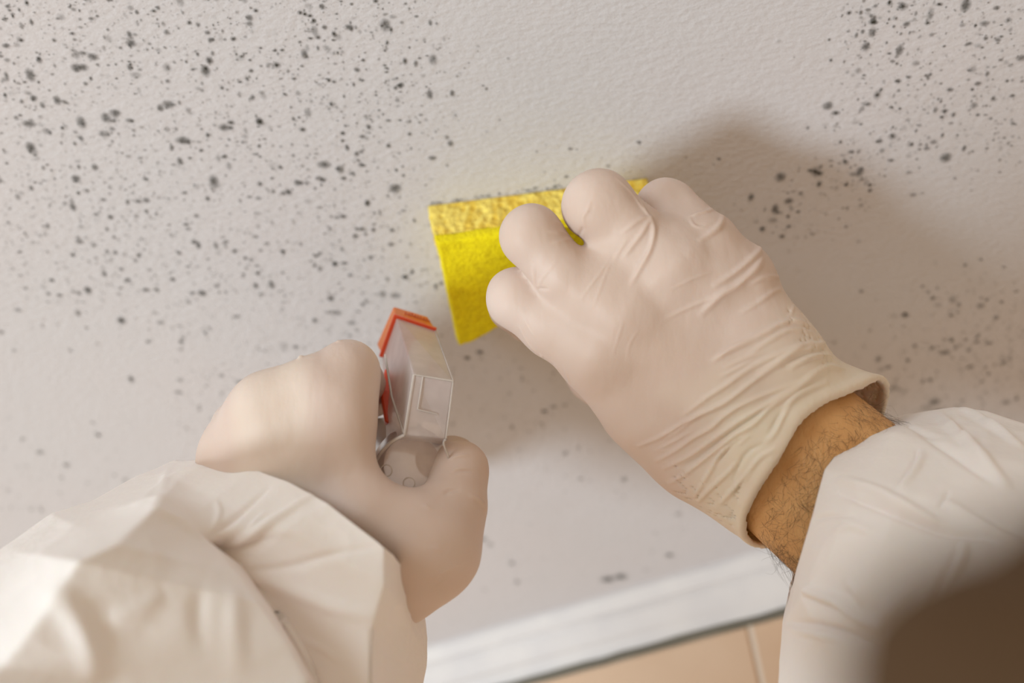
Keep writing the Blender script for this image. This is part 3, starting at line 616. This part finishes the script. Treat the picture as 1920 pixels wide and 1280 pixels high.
LF = [
 (rl(o6, s6, [(900, 405), (1020, 320), (1180, 180)]), 1.3, -1.0, 0), (rl(o6, s6, [(940, 440), (1120, 370), (1360, 215)]), 1.4, 1.1, 0),
 (rl(o6, s6, [(1060, 540), (1260, 520), (1480, 460), (1680, 430)]), 1.2, -.6, 0), (rl(o6, s6, [(1100, 560), (1240, 610), (1440, 690), (1620, 740)]), 2.2, .8, 0),
 (rl(o6, s6, [(690, 260), (790, 330), (890, 400)]), 2.5, .9, 0), (rl(o6, s6, [(1170, 280), (1120, 330), (1100, 350)]), .7, .4, 0), (rl(o6, s6, [(950, 230), (960, 300), (920, 380)]), .9, .4, 0),
 (rl(o6, s6, [(1300, 830), (1420, 880), (1500, 940)]), 1.2, .4, 0), (rl(o6, s6, [(740, 90), (720, 160), (690, 250)]), 1.6, .6, 0),
 (rl(o6, s6, [(880, 620), (870, 760), (900, 900)]), 2.5, -1.0, 0), (rl(o6, s6, [(1025, 640), (1030, 800), (1050, 1000)]), 2.5, 1.2, 0), (rl(o6, s6, [(480, 740), (620, 700), (720, 640)]), 3., 1.0, 0),
 (rl(o6, s6, [(250, 640), (340, 760), (400, 900), (410, 1020)]), 3., 1.6, 0),
]
Vv, Qv = loft('sleeve_left', LR, [.035, .04, .045], LF, [(22, .0012, 0), (55, .0005, 4)], '', [(to_c([-.17, .20, -.04]), .062), (to_c([-.17, .10, -.20]), .07), (to_c([-.09, .03, -.27]), .075)])
sleeve_obj(Vv, Qv, 'crumpled white coverall sleeve, out of focus at lower left')
RR = [
 [(1674, 783, .378), (1600, 822, .344), (1546, 880, .328), (1527, 955, .321), (1507, 1020, .321), (1492, 1080, .329), (1482, 1120, .352)],
 [(1735, 769, .370), (1680, 812, .328), (1620, 890, .311), (1582, 970, .302), (1552, 1050, .301), (1500, 1120, .309), (1467, 1168, .340)],
 [(1790, 761, .365), (1760, 830, .320), (1700, 920, .297), (1660, 1010, .287), (1620, 1100, .286), (1540, 1200, .298), (1459, 1240, .330)],
 [(1852, 768, .360), (1850, 850, .308), (1810, 950, .287), (1770, 1060, .275), (1710, 1170, .274), (1600, 1290, .288), (1452, 1330, .320)],
 [(1930, 792, .350), (1960, 880, .300), (1930, 1000, .275), (1880, 1130, .263), (1800, 1260, .262), (1660, 1400, .275), (1448, 1450, .310)],
 [(2060, 850, .330), (2100, 950, .285), (2080, 1080, .260), (2020, 1220, .250), (1930, 1380, .250), (1760, 1530, .260), (1500, 1620, .300)],
 [(2300, 980, .300), (2320, 1100, .255), (2290, 1260, .235), (2220, 1420, .225), (2100, 1600, .225), (1900, 1780, .240), (1650, 1850, .270)]]
o7, s7 = (1380, 700), 2.207
RF_ = [
 (rl(o7, s7, [(750, 320), (735, 370), (660, 480)]), .65, -.45, 0), (rl(o7, s7, [(770, 330), (740, 400), (680, 480)]), 1.3, .5, 0),
 (rl(o7, s7, [(440, 440), (600, 500), (760, 590), (840, 630)]), 1.8, 1.1, 0), (rl(o7, s7, [(430, 500), (600, 560), (830, 645), (940, 665), (1050, 680)]), 1.4, -1.2, 0),
 (rl(o7, s7, [(880, 490), (865, 520), (840, 560)]), .65, -.35, 0), (rl(o7, s7, [(880, 540), (1050, 650), (1192, 710)]), 1.4, 1.0, 0),
 (rl(o7, s7, [(922, 690), (905, 750), (850, 850), (820, 920), (800, 1030)]), .9, -.8, 0), (rl(o7, s7, [(940, 700), (925, 770), (870, 860)]), 1.4, .8, 0),
 (rl(o7, s7, [(310, 612), (400, 590), (490, 592)]), .9, -.6, 0), (rl(o7, s7, [(400, 660), (480, 630), (560, 660)]), 1.2, .4, 0),
 (rl(o7, s7, [(225, 880), (340, 915), (440, 950), (520, 1010), (600, 1045)]), 1.5, 1.6, 0), (rl(o7, s7, [(240, 905), (340, 945), (440, 985)]), 1.2, -.7, 0),
 (rl(o7, s7, [(185, 1025), (300, 1040), (420, 1065), (580, 1125)]), 1.4, -1.4, 0), (rl(o7, s7, [(190, 1050), (300, 1065), (420, 1090)]), 1.4, .8, 0),
 (rl(o7, s7, [(840, 165), (900, 240), (970, 300), (1110, 465)]), 2.0, 1.3, 0), (rl(o7, s7, [(760, 250), (900, 330), (1060, 450)]), 2.0, -.9, 0), (rl(o7, s7, [(940, 150), (1050, 220), (1180, 310)]), 1.8, 1.2, 0),
 (rl(o7, s7, [(650, 185), (740, 230), (840, 270)]), 1.6, -.9, 0), (rl(o7, s7, [(700, 910), (620, 1000), (580, 1080)]), 2., .8, 0), (rl(o7, s7, [(450, 860), (500, 900), (520, 960)]), 1.2, .5, 0), (rl(o7, s7, [(620, 1080), (680, 1110), (700, 1180)]), 2, .6, 0)]
RF = [(p_, w_, h_ * 1.55, s_) for p_, w_, h_, s_ in RF_]
Vv, Qv = loft('sleeve_right', RR, [.03, .035, .04], RF, [(26, .0007, 3), (60, .0003, 8)], '', [(to_c([.33, .22, -.02]), .065), (to_c([.36, .12, -.20]), .07), (to_c([.27, .03, -.27]), .075)])
sleeve_obj(Vv, Qv, 'white coverall sleeve pushed back from the hairy forearm')

# forearm skin continues under the sleeve; body skin = forearm + head and neck as one surface
body = quad_mesh('body', c2w(Vs), Qs, M['skin']); keep(body, person); body['label'] = 'bare tanned forearm between glove and sleeve'
# arm hair
def hairs():
    V, Fs = [], []; r2 = random.Random(3); cnt = 0; tries = 0
    nv = len(Vs)
    al = np.array([.78, -.60, -.05])
    while cnt < 1100 and tries < 30000:
        tries += 1
        if tries % 5 == 0:
            t = r2.random(); uv = (1400 + 95 * t + r2.gauss(0, 14), 1000 + 70 * t + r2.gauss(0, 14))
            if r2.random() < .35: uv = (1605 + 80 * t + r2.gauss(0, 8), 735 + 60 * t + r2.gauss(0, 8))
        else: uv = (r2.uniform(1400, 1690), r2.uniform(720, 1090))
        ry = P(uv[0], uv[1], 1); ry /= np.linalg.norm(ry); h = bvh_sk.ray_cast(Vector((0, 0, 0)), Vector(ry))
        if h[0] is None or (np.array(h[0]) - c0) @ pn < .0012: continue
        p = np.array(h[0]); n = np.array(h[1]); n = n if n[2] < 0 or abs(n[2]) < .3 else -n
        if n @ -ry < 0: n = -n
        n = n / np.linalg.norm(n)
        rimness = 1 - abs(n @ ry)
        L = r2.uniform(.003, .008) * (1 + 1.2 * (rimness > .6)); seg = 8
        perp = np.array([-.60, -.78, 0]); dr = al * r2.uniform(-.2, .7) + perp * r2.uniform(-.1, 1.1) + np.array([r2.gauss(0, .3), r2.gauss(0, .3), r2.gauss(0, .2)]); dr -= n * (dr @ n); dr /= np.linalg.norm(dr) + 1e-9
        side = np.cross(n, dr) * r2.uniform(-1, 1) * .9; lift = .15 + .6 * max(0, rimness - .45); q = p + n * .0001; pts = [q]; dd = dr + n * (lift + .25)
        for s in range(seg):
            dd = dd + side * .26 + n * (-.06) + np.array([r2.gauss(0, .1), r2.gauss(0, .1), 0]); dd /= np.linalg.norm(dd); q = q + dd * L / seg; pts.append(q)
        if ((np.array(pts) - c0) @ pn).min() < .0008 and rimness < .8: continue
        i0 = len(V); v_, f_ = tube_mesh(np.array(pts), np.linspace(.000034, .000012, seg + 1), 3)
        V += list(v_); Fs += [tuple(x + i0 for x in f) for f in f_]; cnt += 1
    return V, Fs
hv, hf = hairs()
ah = add_mesh('arm_hair', c2w(np.array(hv)), hf, M['hair']); keep(ah, person); ah['kind'] = 'stuff'; ah['label'] = 'thin dark curly forearm hair'

# head close beside the lens: face, ears and neck in one surface, hair over it
hc = np.array([.1198, -.0930, .0426]); hw = c2w(hc)
def wfield(lo, hi, h): return Field(lo, hi, h)
hf_ = wfield(hw + [-.12, -.14, -.26], hw + [.12, .14, .13], .003)
YAW = math.radians(-65); RY = np.array([[math.cos(YAW), -math.sin(YAW), 0], [math.sin(YAW), math.cos(YAW), 0], [0, 0, 1]])   # the face is turned away to the right
def ws(f, a, b2, r0, r1, k): f.seg(hw + RY @ np.array(a, float), hw + RY @ np.array(b2, float), r0, r1, k)
ws(hf_, [0, -.03, .015], [0, .02, .01], .072, .066, .02); ws(hf_, [0, .035, -.045], [0, .03, -.07], .040, .030, .03)
ws(hf_, [0, -.03, -.06], [0, -.05, -.22], .045, .055, .03)
ws(hf_, [0, .085, .0], [0, .098, -.022], .007, .011, .012); 
for s in (-1, 1):
    ws(hf_, [s * .073, -.01, .0], [s * .076, -.012, -.03], .012, .008, .008); ws(hf_, [s * .03, .075, .012], [s * .03, .075, .012], .013, .013, .01)
ws(hf_, [-.018, .074, -.05], [.018, .074, -.05], .008, .008, .01)
Vh, Qh = nets(hf_); Vh = relax(Vh, Qh, 2); hd = quad_mesh('head', Vh, Qh, M['skin']); keep(hd, person); hd['label'] = 'head beside the lens, mostly out of frame'
hh = wfield(hw + [-.13, -.15, -.15], hw + [.13, .15, .14], .003)
ws(hh, [0, -.032, .018], [0, .018, .022], .082, .076, .02)
for i in range(60):
    a = rng.normal(size=3); a /= np.linalg.norm(a)
    if a[1] > .35 and a[2] < .3: continue
    q = np.array([0, -.01, .02]) + a * np.array([.072, .084, .072]); ws(hh, q, q + rng.normal(size=3) * .015, .012, .008, .01)
Yg = (hh.ax[1][None, :, None] - hw[1]) * math.cos(YAW) - (hh.ax[0][:, None, None] - hw[0]) * math.sin(YAW); Zg = hh.ax[2][None, None, :] - hw[2]
hh.f = np.maximum(np.maximum(hh.f, -np.maximum(.05 - Yg, Zg - .035)), -(Zg + .07)).astype(np.float32)
Vh, Qh = nets(hh); Vh = relax(Vh, Qh, 2); hr = quad_mesh('hair', Vh, Qh, M['headhair']); keep(hr, person); hr['label'] = 'dark brown hair, very blurred in the lower right corner'

# torso of the coverall
tf = wfield(np.array([-.30, -.26, CAM_Z - .95]), np.array([.56, .30, CAM_Z - .12]), .006)
cx = hw[0]; cz = CAM_Z
def tw(a, b2, r0, r1, k): tf.seg(np.array([cx, -.02, cz]) + np.array(a), np.array([cx, -.02, cz]) + np.array(b2), r0, r1, k)
tw([-.15, .0, -.30], [.15, .0, -.30], .075, .075, .04); tw([-.09, 0, -.40], [-.07, 0, -.72], .115, .10, .06); tw([.09, 0, -.40], [.07, 0, -.72], .115, .10, .06); tw([0, -.01, -.24], [0, 0, -.30], .06, .08, .04)
tw([-.06, 0, -.75], [.06, 0, -.75], .12, .12, .05)
Vt, Qt = nets(tf); Vt = relax(Vt, Qt, 2); to = quad_mesh('coverall_torso', Vt, Qt, M['cloth']); keep(to, person)

# ------------------------------------------------------------------ spray bottle
sb_loc = PW(775, 880, .352)
spray = empty('spray_bottle', tuple(sb_loc), 'frosted spray head with red nozzle cap, gripped in the left glove', 'spray bottle')
def hull_loft(name, secs, m, parent, bevel=.0008, cap=True, smooth=False, thick=None):
    n = len(secs[0]); V = [c2w(P(*q)) for s in secs for q in s]; Fs = []
    for i in range(len(secs) - 1):
        for j in range(n): Fs.append((i * n + j, i * n + (j + 1) % n, (i + 1) * n + (j + 1) % n, (i + 1) * n + j))
    if cap: Fs.append(tuple(range(n))[::-1]); Fs.append(tuple((len(secs) - 1) * n + j for j in range(n)))
    o = add_mesh(name, V, Fs, m, None, smooth=smooth); keep(o, parent)
    import bmesh
    bm = bmesh.new(); bm.from_mesh(o.data); bmesh.ops.recalc_face_normals(bm, faces=bm.faces); bm.to_mesh(o.data); bm.free()
    if thick: md = o.modifiers.new('shell', 'SOLIDIFY'); md.thickness = thick; md.offset = -1
    if bevel: md = o.modifiers.new('bevel', 'BEVEL'); md.width = bevel; md.segments = 2; md.limit_method = 'ANGLE'
    return o
# shroud sections: top left, top right, bottom right, bottom left
TL0, TR0, BR0, BL0 = (742, 592, .392), (815, 616, .392), (792, 690, .404), (716, 664, .404)
TL1, TR1, BR1, BL1 = (776, 702, .336), (850, 714, .338), (828, 800, .372), (722, 770, .372)
TL2, TR2, BR2, BL2 = (758, 815, .334), (836, 822, .338), (820, 850, .372), (724, 840, .372)
shroud = hull_loft('spray_head', [[TL0, TR0, BR0, BL0], [TL1, TR1, BR1, BL1], [TL2, TR2, BR2, BL2]], M['clear'], spray, bevel=.0006)
shroud['label'] = 'frosted translucent shroud'
def edge_tube(name, pts, rad, m, parent):
    sm = np.array([c2w(P(*q)) for q in pts]); v_, f_ = tube_mesh(sm, rad, 8); o = add_mesh(name, v_, f_, m); keep(o, parent); return o
# skirt: rounded dome over the bottle neck
def dome():
    c = P(772, 872, .354); ax = np.array([-.32, -.55, .77]); ax /= np.linalg.norm(ax); a = np.cross(ax, [0, 0, 1.]); a /= np.linalg.norm(a); b2 = np.cross(ax, a); V = []; Fs = []; n = 40
    prof = [(.0005, -.0125), (.004, -.0122), (.008, -.0108), (.0112, -.0080), (.0130, -.0040), (.0136, .0), (.0138, .006), (.0138, .016)]
    for r, z in prof:
        for j in range(n): t = j * 2 * math.pi / n; V.append(c2w(c + ax * z + r * (math.cos(t) * a + math.sin(t) * b2)))
    for i in range(len(prof) - 1):
        for j in range(n): Fs.append((i * n + j, i * n + (j + 1) % n, (i + 1) * n + (j + 1) % n, (i + 1) * n + j))
    Fs.append(tuple(range(n))[::-1])
    return V, Fs, c, ax, a, b2
V, Fs, dc, dax, da, db = dome()
sk_ = add_mesh('neck_skirt', V, Fs, M['clear']); keep(sk_, spray); sk_['label'] = 'round frosted skirt over the neck'
# moulded ridges: one joined edge trim
def ridge(name, polys, rad, parent):
    V, Fs = [], []
    for pts in polys:
        i0 = len(V); v_, f_ = tube_mesh(np.array([c2w(P(*q)) for q in pts]), rad, 6); V += list(v_); Fs += [tuple(x + i0 for x in f) for f in f_]
    o = add_mesh(name, V, Fs, M['clear_edge']); keep(o, parent); return o
def arc(pts3, n=5):
    pts3 = np.array(pts3, float); o = []
    uv = smooth_line(pts3, n); return [tuple(q) for q in uv]
ridge('shroud_edge', [[TL1, TL2]], .00055, shroud)
ridge('shroud_edge', [arc([(758, 815, .3335), (735, 828, .335), (715, 848, .338), (703, 868, .342)])], .0006, shroud)
ridge('shroud_edge', [arc([(836, 822, .3375), (832, 832, .339), (842, 862, .341), (842, 895, .341), (829, 928, .345)])], .00045, shroud)
ridge('shroud_edge', [[TL1, TR1]], .00035, shroud); ridge('shroud_edge', [[TR0, TR1, TR2]], .00035, shroud)
ridge('shroud_edge', [[(793, 706, .3362), (783, 767, .3352), (820, 776, .3372)]], .00028, shroud)
ridge('shroud_edge', [[(722, 665, .372), (735, 745, .350), (757, 812, .336)]], .00045, shroud)
for cu, cv in ((767, 906), (724, 882)):      # moulded rings on the skirt
    ridge('moulded_ring', [[(cu + 11 * math.cos(t), cv + 11 * math.sin(t), .3385) for t in np.linspace(0, 2 * math.pi, 18)]], .00022, sk_)
# red nozzle cap
def sq(c, s, dd): cu = sum(p[0] for p in c) / 4; cv = sum(p[1] for p in c) / 4; return [(cu + (p[0] - cu) * s, cv + (p[1] - cv) * s, p[2] + dd) for p in c]
Q0 = [TL0, TR0, BR0, BL0]
cap_o = hull_loft('nozzle_cap', [[(x - 1, y + 2, d) for x, y, d in sq(Q0, 1.10, -.0035)], [(x, y, d) for x, y, d in sq(Q0, 1.10, -.001)]], M['red'], spray, bevel=.0005); cap_o['label'] = 'red square nozzle cap'
face = hull_loft('cap_front', [[(x - 1, y - 2, d) for x, y, d in sq(Q0, 1.02, -.001)], [(738, 574, .4005), (802, 593, .4005), (784, 672, .4125), (706, 646, .4125)]], M['orange'], cap_o if False else spray, bevel=.0007); face['label'] = 'orange front of the cap with raised marks'
# faint raised marks on the cap top
V, Fs = [], []
for i in range(9):
    t = .12 + i * .088; a0 = np.array([752, 584.]) + t * np.array([62, 22.]); 
    for (dx, dy, lx, ly) in random.sample([(0, -4, 3.6, 1.1), (0, 0, 1.1, 5), (2.8, -3, 1.1, 5), (0, 2.6, 3.6, 1.1), (1.2, -1, 2.4, 1.1)], 3):
        u, v = a0 + (dx, dy * .8 - 1.5); d = .3928 + .0035
        q = [(u, v, d), (u + lx, v + lx * .34, d), (u + lx, v + lx * .34 + ly, d), (u, v + ly, d)]; i0 = len(V)
        V += [c2w(P(*p) * .9965) for p in q] + [c2w(P(*p)) for p in q]
        Fs += [tuple(i0 + k for k in f) for f in ((0, 1, 2, 3), (0, 4, 5, 1), (1, 5, 6, 2), (2, 6, 7, 3), (3, 7, 4, 0))]
mk = add_mesh('raised_mark', V, Fs, M['red'], None, smooth=False); keep(mk, spray)
# red trigger and piston inside the shroud
trg = hull_loft('trigger', [[(722, 690, .385), (742, 696, .385), (742, 706, .395), (722, 700, .395)], [(712, 730, .372), (738, 736, .372), (738, 746, .382), (712, 742, .382)], [(722, 792, .365), (734, 794, .365), (734, 800, .372), (722, 798, .372)]], M['red'], spray, bevel=.0008); trg['label'] = 'red trigger seen through the plastic'
pis = edge_tube('piston', [(790, 640, .40), (775, 735, .366), (770, 800, .358)], .0042, M['clear'], spray)
# bottle body behind the fist
V, Fs = [], []; n = 32; prof = [(.011, .012), (.0115, .02), (.018, .030), (.0235, .040), (.025, .052), (.025, .115), (.023, .121), (.0, .1215)]
bax = np.array([-.30, -.22, .93]); bax /= np.linalg.norm(bax); ba = np.cross(bax, [0, 1., 0]); ba /= np.linalg.norm(ba); bb_ = np.cross(bax, ba)
for r, z in prof:
    for j in range(n): t = j * 2 * math.pi / n; V.append(c2w(dc + bax * z + max(r, .0002) * (math.cos(t) * ba + math.sin(t) * bb_)))
for i in range(len(prof) - 1):
    for j in range(n): Fs.append((i * n + j, i * n + (j + 1) % n, (i + 1) * n + (j + 1) % n, (i + 1) * n + j))
bo = add_mesh('bottle', V, Fs, M['bottle']); keep(bo, spray)
